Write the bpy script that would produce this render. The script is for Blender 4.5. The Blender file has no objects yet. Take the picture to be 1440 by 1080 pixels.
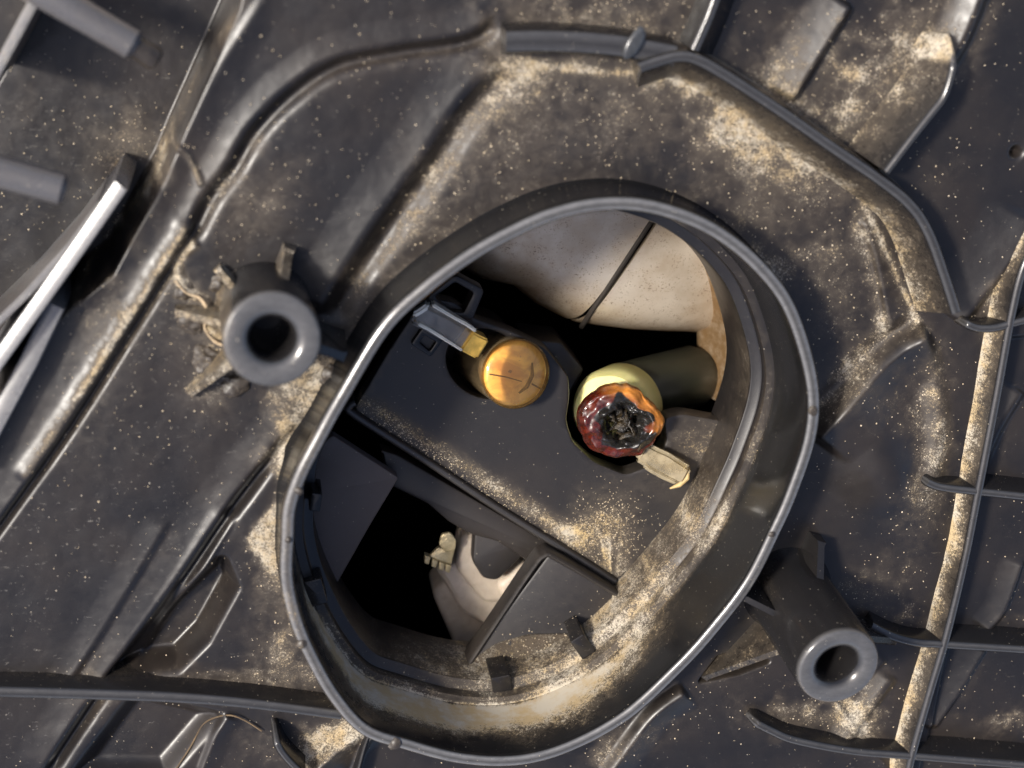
import bpy, bmesh, math, random
import numpy as np
from mathutils import Matrix, Vector, noise as mnoise
from mathutils.geometry import tessellate_polygon
random.seed(4); np.random.seed(4)
R = math.radians
S = bpy.context.scene
COL = S.collection

# ------------------------------------------------------------------ camera, sky, sun, exposure
FPX, DIST = 2400.0, 24.0                         # focal length in photo pixels, distance to the panel (1 unit = about 1 cm)
S.unit_settings.scale_length = 0.01
nz = np.array([370., -790., 2400.]); nz /= np.linalg.norm(nz)
ax = np.array([1., 0, 0]) - nz[0]*nz; ax /= np.linalg.norm(ax)
ay = np.cross(nz, ax)
RW = np.array([ax, ay, nz])                      # camera axes -> world axes
CAM = RW @ np.array([0, 0, DIST])
cd = bpy.data.cameras.new('camera'); cam = bpy.data.objects.new('camera', cd); COL.objects.link(cam)
cam.matrix_world = Matrix.Translation(Vector(CAM)) @ Matrix(RW.tolist()).to_4x4()
cd.sensor_width = 36; cd.lens = 36*FPX/1440
cd.clip_start = 0.5; cd.clip_end = 400
cd.dof.use_dof = True; cd.dof.focus_distance = 25.6; cd.dof.aperture_fstop = 0.15; cd.dof.aperture_blades = 0
S.camera = cam

SUN_EL, SUN_DIR = 49, Vector((-1.0, 0.30, 0)).normalized()
sv = Vector((SUN_DIR.x*math.cos(R(SUN_EL)), SUN_DIR.y*math.cos(R(SUN_EL)), math.sin(R(SUN_EL))))
sl = bpy.data.lights.new('sun', 'SUN'); sl.energy = 3.5; sl.angle = R(8); sl.color = (1, 0.95, 0.87)
so = bpy.data.objects.new('sun', sl); COL.objects.link(so)
so.rotation_euler = sv.to_track_quat('Z', 'Y').to_euler(); so.location = sv*60
wd = bpy.data.worlds.new('World'); S.world = wd; wd.use_nodes = True
wn = wd.node_tree.nodes; wn.clear()
wo = wn.new('ShaderNodeOutputWorld'); wb = wn.new('ShaderNodeBackground'); ws = wn.new('ShaderNodeTexSky')
ws.sky_type = 'NISHITA'; ws.sun_disc = False; ws.sun_elevation = R(SUN_EL)
ws.sun_rotation = math.atan2(SUN_DIR.x, SUN_DIR.y); ws.air_density = 0.6; ws.dust_density = 3.0; ws.ozone_density = 0.6
wb.inputs['Strength'].default_value = 0.15
wd.node_tree.links.new(ws.outputs[0], wb.inputs[0]); wd.node_tree.links.new(wb.outputs[0], wo.inputs[0])
S.view_settings.view_transform = 'Standard'; S.view_settings.look = 'None'
S.view_settings.exposure = 0.95; S.view_settings.gamma = 1
S.cycles.max_bounces = 10; S.cycles.transparent_max_bounces = 12; S.cycles.transmission_bounces = 8

# ------------------------------------------------------------------ geometry helpers
def P(px, py, z=0.0):                            # a point seen at (px, py) in the photo that lies at height z
    d = RW @ np.array([(px-720)/FPX, (540-py)/FPX, -1.0])
    t = (z - CAM[2])/d[2]
    return Vector(CAM + d*t)
def PX(pts, z=0.0): return [P(a, b, z) for a, b in pts]
def catmull(pts, n=10, closed=False):
    out = []; N = len(pts)
    rng = range(N) if closed else range(N-1)
    for i in rng:
        if closed: p0, p1, p2, p3 = pts[i-1], pts[i], pts[(i+1) % N], pts[(i+2) % N]
        else: p0, p1, p2, p3 = pts[max(i-1, 0)], pts[i], pts[i+1], pts[min(i+2, N-1)]
        for k in range(n):
            t = k/n
            out.append(0.5*((2*p1)+(p2-p0)*t+(2*p0-5*p1+4*p2-p3)*t*t+(3*p1-p0-3*p2+p3)*t**3))
    if not closed: out.append(pts[-1].copy())
    return out
def round_poly(pts, r, n=5):
    out = []; N = len(pts)
    for i in range(N):
        a, b, c = pts[i-1], pts[i], pts[(i+1) % N]
        rr = min(r, (a-b).length*.45, (c-b).length*.45)
        s, e = b+(a-b).normalized()*rr, b+(c-b).normalized()*rr
        for k in range(n+1):
            t = k/n; out.append(s*(1-t)**2+b*2*t*(1-t)+e*t*t)
    return out
def empty(name, loc, label, cat, group=None):
    o = bpy.data.objects.new(name, None); COL.objects.link(o); o.location = loc; o.empty_display_size = .3
    tag(o, label, cat, group); return o
def tag(o, label=None, cat=None, group=None, kind=None):
    if label: o['label'] = label
    if cat: o['category'] = cat
    if group: o['group'] = group
    if kind: o['kind'] = kind
    return o
def mk(name, V, F, mat, parent=None, dust=0.0, smooth=40, bump=None):
    me = bpy.data.meshes.new(name)
    off = Vector((0, 0, 0)); p = parent
    while p is not None: off += p.location; p = p.parent
    if isinstance(V, np.ndarray): V = (V - np.array(off)).tolist()
    else: V = [tuple(Vector(v)-off) for v in V]
    me.from_pydata(V, [], F); me.update()
    bm = bmesh.new(); bm.from_mesh(me); bmesh.ops.recalc_face_normals(bm, faces=bm.faces); bm.to_mesh(me); bm.free()
    me.polygons.foreach_set('use_smooth', [True]*len(me.polygons))
    if smooth: me.set_sharp_from_angle(angle=R(smooth))
    put_dust(me, dust)
    me.materials.append(mat)
    o = bpy.data.objects.new(name, me); COL.objects.link(o)
    if parent is not None: o.parent = parent
    return o
def put_dust(me, dust, name='dust'):
    at = me.attributes.new(name, 'FLOAT', 'POINT')
    n = len(me.vertices)
    arr = np.full(n, dust, dtype=np.float32) if np.isscalar(dust) else np.asarray(dust, dtype=np.float32)
    at.data.foreach_set('value', arr)
def offset_loop(loop, d):                        # inset (d>0) of a closed loop in xy
    N = len(loop); area = sum(loop[i-1].x*loop[i].y-loop[i].x*loop[i-1].y for i in range(N))
    sgn = 1 if area > 0 else -1; out = []
    for i in range(N):
        t = (loop[(i+1) % N]-loop[i-1]); t.z = 0; t.normalize()
        out.append(loop[i]+Vector((-t.y, t.x, 0))*d*sgn)
    return out
def plate(name, outer, holes, zbot, mat, parent, bev=.03, dust=.1, smooth=35):
    V = []; F = []; tops = []
    for li, lp in enumerate([outer]+holes):
        d = bev if li == 0 else -bev
        rings = [offset_loop(lp, d), [v-Vector((0, 0, .3*bev)) for v in offset_loop(lp, d*.35)],
                 [v-Vector((0, 0, bev)) for v in lp], [Vector((v.x, v.y, zbot)) for v in lp]]
        b = len(V); n = len(lp)
        for r_ in rings: V += r_
        for k in range(3):
            for i in range(n):
                j = (i+1) % n; F.append((b+k*n+i, b+k*n+j, b+(k+1)*n+j, b+(k+1)*n+i))
        tops.append((b, rings[0]))
    idx = []
    for b, r0 in tops: idx += list(range(b, b+len(r0)))
    for t in tessellate_polygon([r0 for b, r0 in tops]): F.append(tuple(idx[i] for i in t))
    return mk(name, V, F, mat, parent, dust, smooth)
def sweep(name, path, prof, mat, parent, dust=.15, smooth=50, closed=False, taper=None, wear_highlight=.7):
    V = []; F = []; N = len(path); M = len(prof)
    for i, p in enumerate(path):
        if closed: t = path[(i+1) % N]-path[i-1]
        else: t = path[min(i+1, N-1)]-path[max(i-1, 0)]
        t.z = 0; t.normalize(); L = Vector((-t.y, t.x, 0))
        k = 1 if taper is None else taper(i/(N-1))
        for o_, dz in prof: V.append(p+L*o_*(1 if taper is None else (0.4+.6*k))+Vector((0, 0, dz if dz < -.25 else dz-(1-k)*.4)))
    for i in range(N if closed else N-1):
        a, b = i*M, ((i+1) % N)*M
        for k in range(M-1): F.append((a+k, a+k+1, b+k+1, b+k))
    if not closed:
        F.append(tuple(range(M))); F.append(tuple(range((N-1)*M, N*M)))
    if callable(dust): dust = [dust(v) for v in V]
    o = mk(name, V, F, mat, parent, dust, smooth)
    put_dust(o.data, [wear_highlight*((.3 if prof[i % M][0] == 0 else 1) if prof[i % M][1] > -.035 else .0) for i in range(len(V))], 'wear_highlight')  # pale edge highlights painted onto rim and rib tops
    return o
def rib_prof(tl, tr, bl, br, h, r=.035):         # cross-section left base .. top .. right base
    return [(bl, -h), (bl*.75+tl*.25, -h*.75), (tl+.012, -.06), (tl, -r*1.1), (tl-r*.7, -.25*r), (0, 0), (-tr+r*.7, -.25*r), (-tr, -r*1.1), (-tr-.012, -.06), (-br*.75-tr*.25, -h*.75), (-br, -h)]
def tube(name, pts, rad, mat, parent=None, n=8, dust=0, cap=True):
    V = []; F = []; N = len(pts)
    up0 = Vector((0, 0, 1))
    for i, p in enumerate(pts):
        t = (pts[min(i+1, N-1)]-pts[max(i-1, 0)]).normalized()
        a = t.cross(up0)
        if a.length < 1e-3: a = t.cross(Vector((0, 1, 0)))
        a.normalize(); b = a.cross(t)
        rr = rad[i] if hasattr(rad, '__len__') else rad
        for k in range(n):
            an = 2*math.pi*k/n; V.append(p+a*math.cos(an)*rr+b*math.sin(an)*rr)
    for i in range(N-1):
        for k in range(n): F.append((i*n+k, i*n+(k+1) % n, (i+1)*n+(k+1) % n, (i+1)*n+k))
    if cap: F.append(tuple(range(n))); F.append(tuple(range((N-1)*n, N*n)))
    return mk(name, V, F, mat, parent, dust, 40)
def lathe(name, base, axis, prof, mat, parent, n=40, dust=0.1, wob=0, smooth=40, ell=1.0):
    A = Vector(axis).normalized(); u = A.orthogonal().normalized(); w = A.cross(u)
    V = []; F = []; M = len(prof)
    for k in range(n):
        an = 2*math.pi*k/n
        for r_, h in prof:
            rr = r_*(1+wob*mnoise.noise(Vector((math.cos(an)*1.5, math.sin(an)*1.5, h*2))))
            V.append(base+A*h+u*math.cos(an)*rr+w*math.sin(an)*rr*ell)
    for k in range(n):
        a, b = k*M, ((k+1) % n)*M
        for i in range(M-1): F.append((a+i, a+i+1, b+i+1, b+i))
    for e in (0, M-1):
        if prof[e][0] > 1e-6: F.append(tuple(k*M+e for k in range(n)))
    me_d = dust if np.isscalar(dust) else [dust(v) for v in V]
    return mk(name, V, F, mat, parent, me_d, smooth)
def patch(poly, zf, step):                       # polygon cut into a fine grid: returns bmesh top sheet
    bm = bmesh.new(); vs = [bm.verts.new((p.x, p.y, 0)) for p in poly]; bm.faces.new(vs)
    xs = [p.x for p in poly]; ys = [p.y for p in poly]
    for axis, lo, hi in ((0, min(xs), max(xs)), (1, min(ys), max(ys))):
        c = lo+step
        while c < hi:
            co = [0, 0, 0]; no = [0, 0, 0]; co[axis] = c; no[axis] = 1
            bmesh.ops.bisect_plane(bm, geom=bm.verts[:]+bm.edges[:]+bm.faces[:], plane_co=co, plane_no=no, dist=1e-5)
            c += step
    return bm
def shell_patch(name, poly, zf, step, thick, mat, parent, dust=0.1):
    bm = patch(poly, zf, step)
    r_ = bmesh.ops.extrude_face_region(bm, geom=bm.faces[:])
    newv = set(g for g in r_['geom'] if isinstance(g, bmesh.types.BMVert))
    for v in bm.verts:
        z = zf(v.co.x, v.co.y)
        v.co.z = z if v not in newv else z-thick
    V = [v.co.copy() for v in bm.verts]; bm.verts.index_update(); F = [tuple(v.index for v in f.verts) for f in bm.faces]
    bm.free()
    return mk(name, V, F, mat, parent, dust, 50)
def loop_px(cx, cy, rx, ry, rot, z, n=40):
    c, s = math.cos(R(rot)), math.sin(R(rot))
    return [P(cx+rx*math.cos(a)*c-ry*math.sin(a)*s, cy+rx*math.cos(a)*s+ry*math.sin(a)*c, z) for a in [2*math.pi*i/n for i in range(n)]]

# ------------------------------------------------------------------ materials
def nt(name):
    m = bpy.data.materials.new(name); m.use_nodes = True; t = m.node_tree
    b = t.nodes['Principled BSDF']; return m, t, b
class G:                                          # tiny node helper
    def __init__(s, t): s.t = t
    def n(s, typ, **kw):
        x = s.t.nodes.new(typ)
        for k, v in kw.items(): setattr(x, k, v)
        return x
    def l(s, a, b): s.t.links.new(a, b)
    def math(s, op, a, b=None, c=None):
        x = s.n('ShaderNodeMath', operation=op)
        for i, v in enumerate((a, b, c)):
            if v is None: continue
            if hasattr(v, 'links'): s.l(v, x.inputs[i])
            else: x.inputs[i].default_value = v
        return x.outputs[0]
    def sm(s, v, lo, hi, a=0., b=1.):
        x = s.n('ShaderNodeMapRange', interpolation_type='SMOOTHSTEP')
        s.l(v, x.inputs[0]); x.inputs[1].default_value = lo; x.inputs[2].default_value = hi; x.inputs[3].default_value = a; x.inputs[4].default_value = b
        return x.outputs[0]
    def noise(s, vec, sc, det=5, ro=.6, dist=0):
        x = s.n('ShaderNodeTexNoise'); x.inputs['Scale'].default_value = sc; x.inputs['Detail'].default_value = det
        x.inputs['Roughness'].default_value = ro; x.inputs['Distortion'].default_value = dist
        if vec is not None: s.l(vec, x.inputs['Vector'])
        return x.outputs['Fac']
    def mix(s, f, a, b):
        x = s.n('ShaderNodeMix', data_type='RGBA')
        for i, v in ((0, f), (6, a), (7, b)):
            if hasattr(v, 'links'): s.l(v, x.inputs[i])
            else: x.inputs[i].default_value = v if i == 0 else (*v, 1)
        return x.outputs[2]
def plastic(name, base=(.008, .0071, .0073), rough=.34, film=.25, tan=(.33, .25, .14), grey=(.37, .33, .26), bumpk=.8, spec=.42):
    m, t, b = nt(name); g = G(t)
    vec = g.n('ShaderNodeTexCoord').outputs['Object']
    d = g.n('ShaderNodeAttribute', attribute_name='dust').outputs['Fac']
    n1 = g.noise(vec, 1.1, 7, .65, .3); n2 = g.noise(vec, 6.5, 6, .7, .6); n3 = g.noise(vec, 38, 6, .75, .8); n4 = g.noise(vec, .55, 4, .55)
    s_ = g.math('MULTIPLY', g.math('SUBTRACT', n1, .5), .8)
    s_ = g.math('MULTIPLY_ADD', g.math('SUBTRACT', n2, .5), 1.0, s_)
    s_ = g.math('MULTIPLY_ADD', g.math('SUBTRACT', n3, .5), 2.3, s_)
    s_ = g.math('MULTIPLY_ADD', s_, g.sm(d, .02, .30), d)
    cake = g.sm(s_, .63, .90, 0, 1)
    soft = g.sm(g.math('MULTIPLY_ADD', g.math('SUBTRACT', n2, .5), g.math('MINIMUM', g.math('MULTIPLY', d, 2.2), .8), d), 0.10, .90, .0, .62)
    mask = cake
    # lone specks
    vo = g.n('ShaderNodeTexVoronoi'); vo.inputs['Scale'].default_value = 7.5; g.l(vec, vo.inputs['Vector'])
    sep = g.n('ShaderNodeSeparateColor'); g.l(vo.outputs['Color'], sep.inputs[0])
    rad = g.math('MULTIPLY_ADD', g.sm(sep.outputs[0], .5, 1.0), .10, .0)
    sp = g.math('LESS_THAN', vo.outputs['Distance'], rad)
    sp = g.math('MULTIPLY', sp, g.math('GREATER_THAN', g.math('MULTIPLY_ADD', n1, .9, sep.outputs[1]), 1.40))
    vo2 = g.n('ShaderNodeTexVoronoi'); vo2.inputs['Scale'].default_value = 19; g.l(vec, vo2.inputs['Vector'])
    se2 = g.n('ShaderNodeSeparateColor'); g.l(vo2.outputs['Color'], se2.inputs[0])
    sp2 = g.math('MULTIPLY', g.math('LESS_THAN', vo2.outputs['Distance'], g.sm(se2.outputs[0], .3, 1.0, .05, .17)), g.math('GREATER_THAN', g.math('MULTIPLY_ADD', n2, .5, se2.outputs[1]), 1.06))
    lint = g.n('ShaderNodeMapping'); lint.inputs['Scale'].default_value = (1.2, 7, 2); lint.inputs['Rotation'].default_value = (0, 0, .9); g.l(vec, lint.inputs[0])
    ln = g.math('MULTIPLY', g.sm(g.noise(lint.outputs[0], 7, 3, .5, 1.5), .70, .76), .35)
    spk = g.math('MAXIMUM', g.math('MULTIPLY', sp, .7), g.math('MAXIMUM', g.math('MULTIPLY', sp2, .6), ln))
    mask2 = g.math('MAXIMUM', mask, spk)
    fl = g.math('MULTIPLY', g.sm(g.math('MULTIPLY_ADD', d, .35, n4), .40, .75), film)
    bc = g.mix(fl, base, (.046, .034, .024))
    dc = g.mix(g.sm(g.noise(vec, 2.3, 5, .7), .38, .62), tan, grey)
    n5 = g.noise(vec, 17, 6, .8, 1.2)
    n5 = g.math('MULTIPLY_ADD', g.math('MAXIMUM', g.math('SUBTRACT', d, .6), 0.), .30, n5)
    dc = g.mix(g.sm(n5, .44, .60), (.085, .064, .042), dc)
    bc = g.mix(soft, bc, (.075, .058, .040))
    we = g.n('ShaderNodeAttribute', attribute_name='wear_highlight').outputs['Fac']
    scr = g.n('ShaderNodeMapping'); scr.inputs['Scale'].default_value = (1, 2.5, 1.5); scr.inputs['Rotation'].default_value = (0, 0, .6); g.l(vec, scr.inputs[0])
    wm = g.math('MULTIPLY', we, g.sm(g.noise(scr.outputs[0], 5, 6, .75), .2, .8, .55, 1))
    bc = g.mix(wm, bc, (.15, .147, .146))  # pale grey for painted edge highlights and for worn boss faces
    dc = g.mix(spk, dc, grey)
    colr = g.mix(mask2, bc, dc)
    g.l(colr, b.inputs['Base Color'])
    ro = g.math('ADD', g.math('MULTIPLY_ADD', g.math('MAXIMUM', mask2, soft), .45, rough), g.sm(n2, .3, .7, -.02, .04))
    g.l(ro, b.inputs['Roughness'])
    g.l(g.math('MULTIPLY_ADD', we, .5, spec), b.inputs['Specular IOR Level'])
    bp = g.n('ShaderNodeBump'); bp.inputs['Strength'].default_value = .4*bumpk; bp.inputs['Distance'].default_value = .035
    hh = g.math('ADD', g.math('MULTIPLY', mask2, g.math('MULTIPLY_ADD', n3, 1.2, .2)), g.math('MULTIPLY', n3, .10))
    g.l(hh, bp.inputs['Height']); g.l(bp.outputs[0], b.inputs['Normal'])
    return m
M_PL = plastic('black_plastic')
M_GL = plastic('glossy_black_plastic', base=(.010, .0095, .0098), rough=.19, film=.03, bumpk=.3, spec=.35)
M_COLLAR = plastic('collar_black_plastic', base=(.008, .0078, .008), rough=.16, film=.0, bumpk=.25, spec=.2)
M_MATTE = plastic('matte_brown_grey_plastic', base=(.075, .061, .057), rough=.55, film=.3, bumpk=.5)
M_IN = plastic('inner_black_plastic', base=(.014, .0125, .0125), rough=.40, film=.25, tan=(.45, .33, .16), bumpk=.6)
def simple(name, col, rough=.5, metal=0, trans=0, ior=1.45, sss=0, var=0, vscale=4, col2=None, bump=0):
    m, t, b = nt(name); g = G(t); vec = g.n('ShaderNodeTexCoord').outputs['Object']
    nn = g.noise(vec, vscale, 6, .65, .4)
    c2 = col2 or tuple(c*(1-var) for c in col)
    g.l(g.mix(g.sm(nn, .35, .68), col, c2), b.inputs['Base Color'])
    b.inputs['Roughness'].default_value = rough; b.inputs['Metallic'].default_value = metal
    b.inputs['Transmission Weight'].default_value = trans; b.inputs['IOR'].default_value = ior
    if sss: b.inputs['Subsurface Weight'].default_value = sss; b.inputs['Subsurface Radius'].default_value = (.5, .25, .1); b.inputs['Subsurface Scale'].default_value = .3
    if bump:
        bp = g.n('ShaderNodeBump'); bp.inputs['Strength'].default_value = .6; bp.inputs['Distance'].default_value = bump
        g.l(g.noise(vec, vscale*4, 5, .7), bp.inputs['Height']); g.l(bp.outputs[0], b.inputs['Normal'])
    return m
def reflector_mat():
    m, t, b = nt('aged_reflector_coating'); g = G(t); vec = g.n('ShaderNodeTexCoord').outputs['Object']
    n1 = g.noise(vec, .9, 5, .6); n2 = g.noise(vec, 34, 4, .7); n3 = g.noise(vec, 5, 6, .7)
    c = g.mix(g.sm(n1, .35, .65), (.56, .485, .385), (.41, .325, .23))
    d = g.n('ShaderNodeAttribute', attribute_name='dust').outputs['Fac']  # brown tone: shading painted along the shells' lower edge, full on the side wall
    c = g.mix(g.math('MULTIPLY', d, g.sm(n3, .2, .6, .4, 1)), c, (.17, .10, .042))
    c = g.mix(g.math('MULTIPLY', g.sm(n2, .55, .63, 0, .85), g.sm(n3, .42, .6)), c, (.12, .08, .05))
    g.l(c, b.inputs['Base Color']); b.inputs['Metallic'].default_value = .5; g.l(g.sm(n3, .3, .7, .3, .5), b.inputs['Roughness'])
    return m
M_RF = reflector_mat()
M_WHITE = simple('white_connector_plastic', (.40, .335, .265), .5, var=.2, sss=.1)
M_METAL = simple('dull_spring_metal', (.62, .50, .28), .28, metal=.6, var=.4, bump=.02)

# ------------------------------------------------------------------ the thing: back of a headlamp housing
house = empty('headlamp_housing', (0, 0, 0), 'dusty black plastic back of a headlamp housing with an oval collared opening', 'headlamp')

# collar loop (rim of the opening, read at its own height)
RIMZ = 1.0
RIM_PX = [(405, 760), (408, 715), (424, 668), (449, 620), (482, 560), (540, 465), (597, 409), (667, 358), (733, 322), (785, 301), (843, 289), (903, 290), (963, 306),
          (1015, 332), (1065, 373), (1107, 427), (1134, 500), (1145, 565), (1138, 625), (1114, 695), (1093, 743), (1053, 822), (1003, 887), (950, 945), (880, 1008), (800, 1052),
          (725, 1071), (647, 1068), (570, 1048), (513, 1027), (470, 980), (437, 922), (415, 868), (404, 815)]
rim = catmull(PX(RIM_PX, RIMZ), 8, True)
rim_xy = np.array([(p.x, p.y) for p in rim])

# ---- back panel as a relief sheet
cs = [P(a, b, 0) for a in (0, 1440) for b in (0, 1080)]
X0, X1 = min(c.x for c in cs)-.9, max(c.x for c in cs)+.9
Y0, Y1 = min(c.y for c in cs)-.9, max(c.y for c in cs)+.9
STP = .024
gx = np.arange(X0, X1, STP); gy = np.arange(Y0, Y1, STP)
GX, GY = np.meshgrid(gx, gy)
def XY(pts, z=0.15): return np.array([(P(a, b, z).x, P(a, b, z).y) for a, b in pts])
def smooth_xy(pts, z=.15, n=8): return np.array([(p.x, p.y) for p in catmull(PX(pts, z), n)])
def line_dist(A, x=None, y=None):
    x = GX if x is None else x; y = GY if y is None else y
    best = np.full(x.shape, 1e9); sgn = np.zeros(x.shape); tt = np.zeros(x.shape); N = len(A)-1
    for i in range(N):
        ax_, ay_ = A[i]; bx, by = A[i+1]; dx, dy = bx-ax_, by-ay_; L2 = dx*dx+dy*dy+1e-12
        t = ((x-ax_)*dx+(y-ay_)*dy)/L2; tc = np.clip(t, 0, 1)
        d = np.hypot(x-ax_-tc*dx, y-ay_-tc*dy); s = np.sign(dx*(y-ay_)-dy*(x-ax_))
        m_ = d < best-1e-9
        best[m_] = d[m_]; sgn[m_] = s[m_]; tt[m_] = (i+t[m_])/N
    return best, sgn, tt
def poly_sd(A):                                  # signed distance to polygon, negative inside
    x, y = GX, GY; B = np.vstack([A, A[:1]]); d, _, _ = line_dist(B)
    ins = np.zeros(x.shape, bool)
    for i in range(len(A)):
        (xa, ya), (xb, yb) = B[i], B[i+1]
        c = ((ya > y) != (yb > y)) & (x < (xb-xa)*(y-ya)/(yb-ya+1e-12)+xa); ins ^= c
    return np.where(ins, -d, d)
def sst(a, b, v): t = np.clip((v-a)/(b-a), 0, 1); return t*t*(3-2*t)
def vnoise(sc, seed, octs=4):
    out = np.zeros(GX.shape); amp = 1.; rng = np.random.RandomState(seed)
    for o in range(octs):
        n = 64; lat = rng.rand(n, n); u = (GX-X0)*sc*2**o; v = (GY-Y0)*sc*2**o
        iu = np.floor(u).astype(int); iv = np.floor(v).astype(int); fu = u-iu; fv = v-iv; fu = fu*fu*(3-2*fu); fv = fv*fv*(3-2*fv)
        q = lambda a, b: lat[a % n, b % n]
        out += amp*((q(iu, iv)*(1-fu)+q(iu+1, iv)*fu)*(1-fv)+(q(iu, iv+1)*(1-fu)+q(iu+1, iv+1)*fu)*fv-.5); amp *= .5
    return out
H = .05*vnoise(.35, 1)+.012*vnoise(2.2, 2)
D = np.full(GX.shape, .06)+.10*vnoise(.5, 3)
VN = vnoise(1.6, 8); VN2 = vnoise(4, 9)
def fade(t, a=.06): return sst(-a, a, t)*sst(-a, a, 1-t)
def cuesta(pts, h, L, w=.12, left_high=True, dust=0., sm=True, z=.15, low=0., dw=.2):
    """a ledge: rises gently towards the line, rounds over and drops"""
    global H, D
    A = smooth_xy(pts, z) if sm else XY(pts, z)
    d, s, t = line_dist(A); sd = d*s*(1 if left_high else -1)
    e = fade(t)
    up = np.where(sd > 0, h*np.clip(1-sd/L, 0, 1)**1.5, 0); 
    H += e*(sst(-w, w, sd)*np.clip(1-np.maximum(sd, 0)/L, 0, 1)**1.4*h - low*np.exp(-((sd+w*1.3)/w)**2))
    if dust: D += dust*e*np.exp(-((sd+w*1.6)/dw)**2)
def ridge(pts, h, w, dust=0., sm=True, z=.15, side=0., dw=.15):
    global H, D
    A = smooth_xy(pts, z) if sm else XY(pts, z)
    d, s, t = line_dist(A); e = fade(t, .03)
    H += e*h*np.exp(-(d/w)**2)
    if dust: D += dust*e*np.exp(-((d*s-side)/dw)**2)
def pit(pts, h, w, z=0., dust=0., sm=None, inner=.0):
    global H, D
    A = XY(pts, z); sd = poly_sd(A)
    k = sst(w, -w, sd); H += h*k
    if dust: D += dust*k
    return sd, k
def spot(px, py, rx, ry, rot, a, z=0.05):
    global D
    c = P(px, py, z); x = (GX-c.x)*100+VN*45; y = -(GY-c.y)*100+VN2*40
    cr, sr = math.cos(R(rot)), math.sin(R(rot)); u = x*cr+y*sr; v = -x*sr+y*cr
    D += a*np.exp(-(u/rx)**2-(v/ry)**2)

# ledges around the opening
cuesta([(690, 30), (655, 52), (560, 66), (470, 86), (405, 128), (352, 182), (318, 238), (286, 280), (262, 330)], .075, .35, .09, False, .2, low=.10)
cuesta([(700, 98), (650, 150), (595, 232), (535, 315), (484, 392), (455, 440)], .10, .6, .15, False, .2, low=.12)
cuesta([(268, 325), (190, 450), (105, 585), (45, 672), (-40, 790)], .08, .6, .05, False, .12, low=.10, dw=.12)
ridge([(262, 318), (185, 440), (100, 572), (30, 675)], .04, .10, .5, side=.0, dw=.07)
cuesta([(425, 590), (330, 705), (240, 835), (130, 985), (60, 1090)], .08, .5, .08, False, .1, low=.16)
cuesta([(235, 745), (160, 870), (95, 970)], .05, .35, .06, False, .2)
cuesta([(330, 735), (270, 835), (190, 955)], .09, .4, .06, False, .1)
pit([(312, 792), (232, 868), (165, 948), (248, 938), (285, 900), (326, 826)], -.50, .15, dust=.15)
pit([(190, 985), (110, 1090), (230, 1090), (300, 1010)], -.30, .17, dust=.10)
# recess with rods, upper left
sdr, kr = pit([(-150, -150), (360, -150), (325, 10), (292, 85), (245, 190), (222, 245), (196, 292), (150, 380), (92, 425), (40, 470), (-150, 760)], -1.5, .12, dust=.16)
D += .42*np.exp(-((sdr-.10)/.10)**2)*(.5+VN)
cuesta([(372, -10), (305, 95), (250, 205), (222, 275), (170, 350), (112, 430)], .045, .35, .08, True, .45, dw=.07)
ridge([(236, 208), (262, 218), (283, 262)], .05, .03, .45, dw=.05)
ridge([(276, 345), (250, 372), (262, 410), (290, 428), (292, 462), (330, 488)], .06, .04, .85, dw=.07)
# right side
cuesta([(1298, 462), (1235, 510), (1185, 560), (1140, 610)], .30, .8, .12, True, .35, low=.06, dw=.25)
cuesta([(1215, 315), (1232, 365), (1245, 420), (1255, 470)], .10, .4, .05, True, .35, dw=.10)
ridge([(1290, 470), (1318, 540), (1322, 620), (1308, 690)], .10, .16, .3, side=.1)
bx = P(1235, 655); H += .34*np.exp(-(((GX-bx.x)*.85+(GY-bx.y)*.5)/.55)**2-(((GY-bx.y)*.85-(GX-bx.x)*.5)/1.2)**2)
cuesta([(1200, 10), (1160, 75), (1118, 142)], .22, .6, .08, False, .2)
cuesta([(1395, -20), (1362, 60), (1330, 110)], .25, .5, .14, False, .3)
cuesta([(1460, 310), (1425, 375), (1385, 425), (1360, 460)], .16, .8, .10, False, .25)
cuesta([(1260, 1090), (1180, 985), (1220, 960), (1250, 935)], .06, .3, .06, True, .2)
cuesta([(1260, 960), (1215, 1020), (1185, 1060)], .14, .35, .12, False, .1)
cuesta([(1398, 925), (1360, 985), (1325, 1035)], .12, .5, .06, False, .15)
cuesta([(1450, 800), (1425, 870), (1400, 900)], .12, .4, .06, False, .1)
cuesta([(1450, 560), (1420, 610), (1385, 690)], .12, .5, .10, False, .15)
sdg, kg = pit([(1395, 480), (1500, 470), (1500, 1110), (1290, 1110), (1340, 900), (1380, 690)], -.16, .06)
pit([(985, 957), (1010, 925), (1068, 905), (1080, 930), (1040, 945)], -.35, .05)
# bottom left corner
cuesta([(318, 1012), (300, 1040), (280, 1090)], .10, .3, .06, True, .1)
cuesta([(520, 1015), (470, 1050), (430, 1090)], .28, .5, .08, True, .5, dw=.22)
ridge([(522, 1030), (510, 1060), (498, 1100)], .12, .05, .5, dw=.05)
cuesta([(960, 970), (910, 1010), (850, 1090)], .22, .5, .10, True, .35)
# dimple
dp = P(1430, 214); H -= .22*np.exp(-((GX-dp.x)**2+(GY-dp.y)**2)/.07**2)

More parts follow.
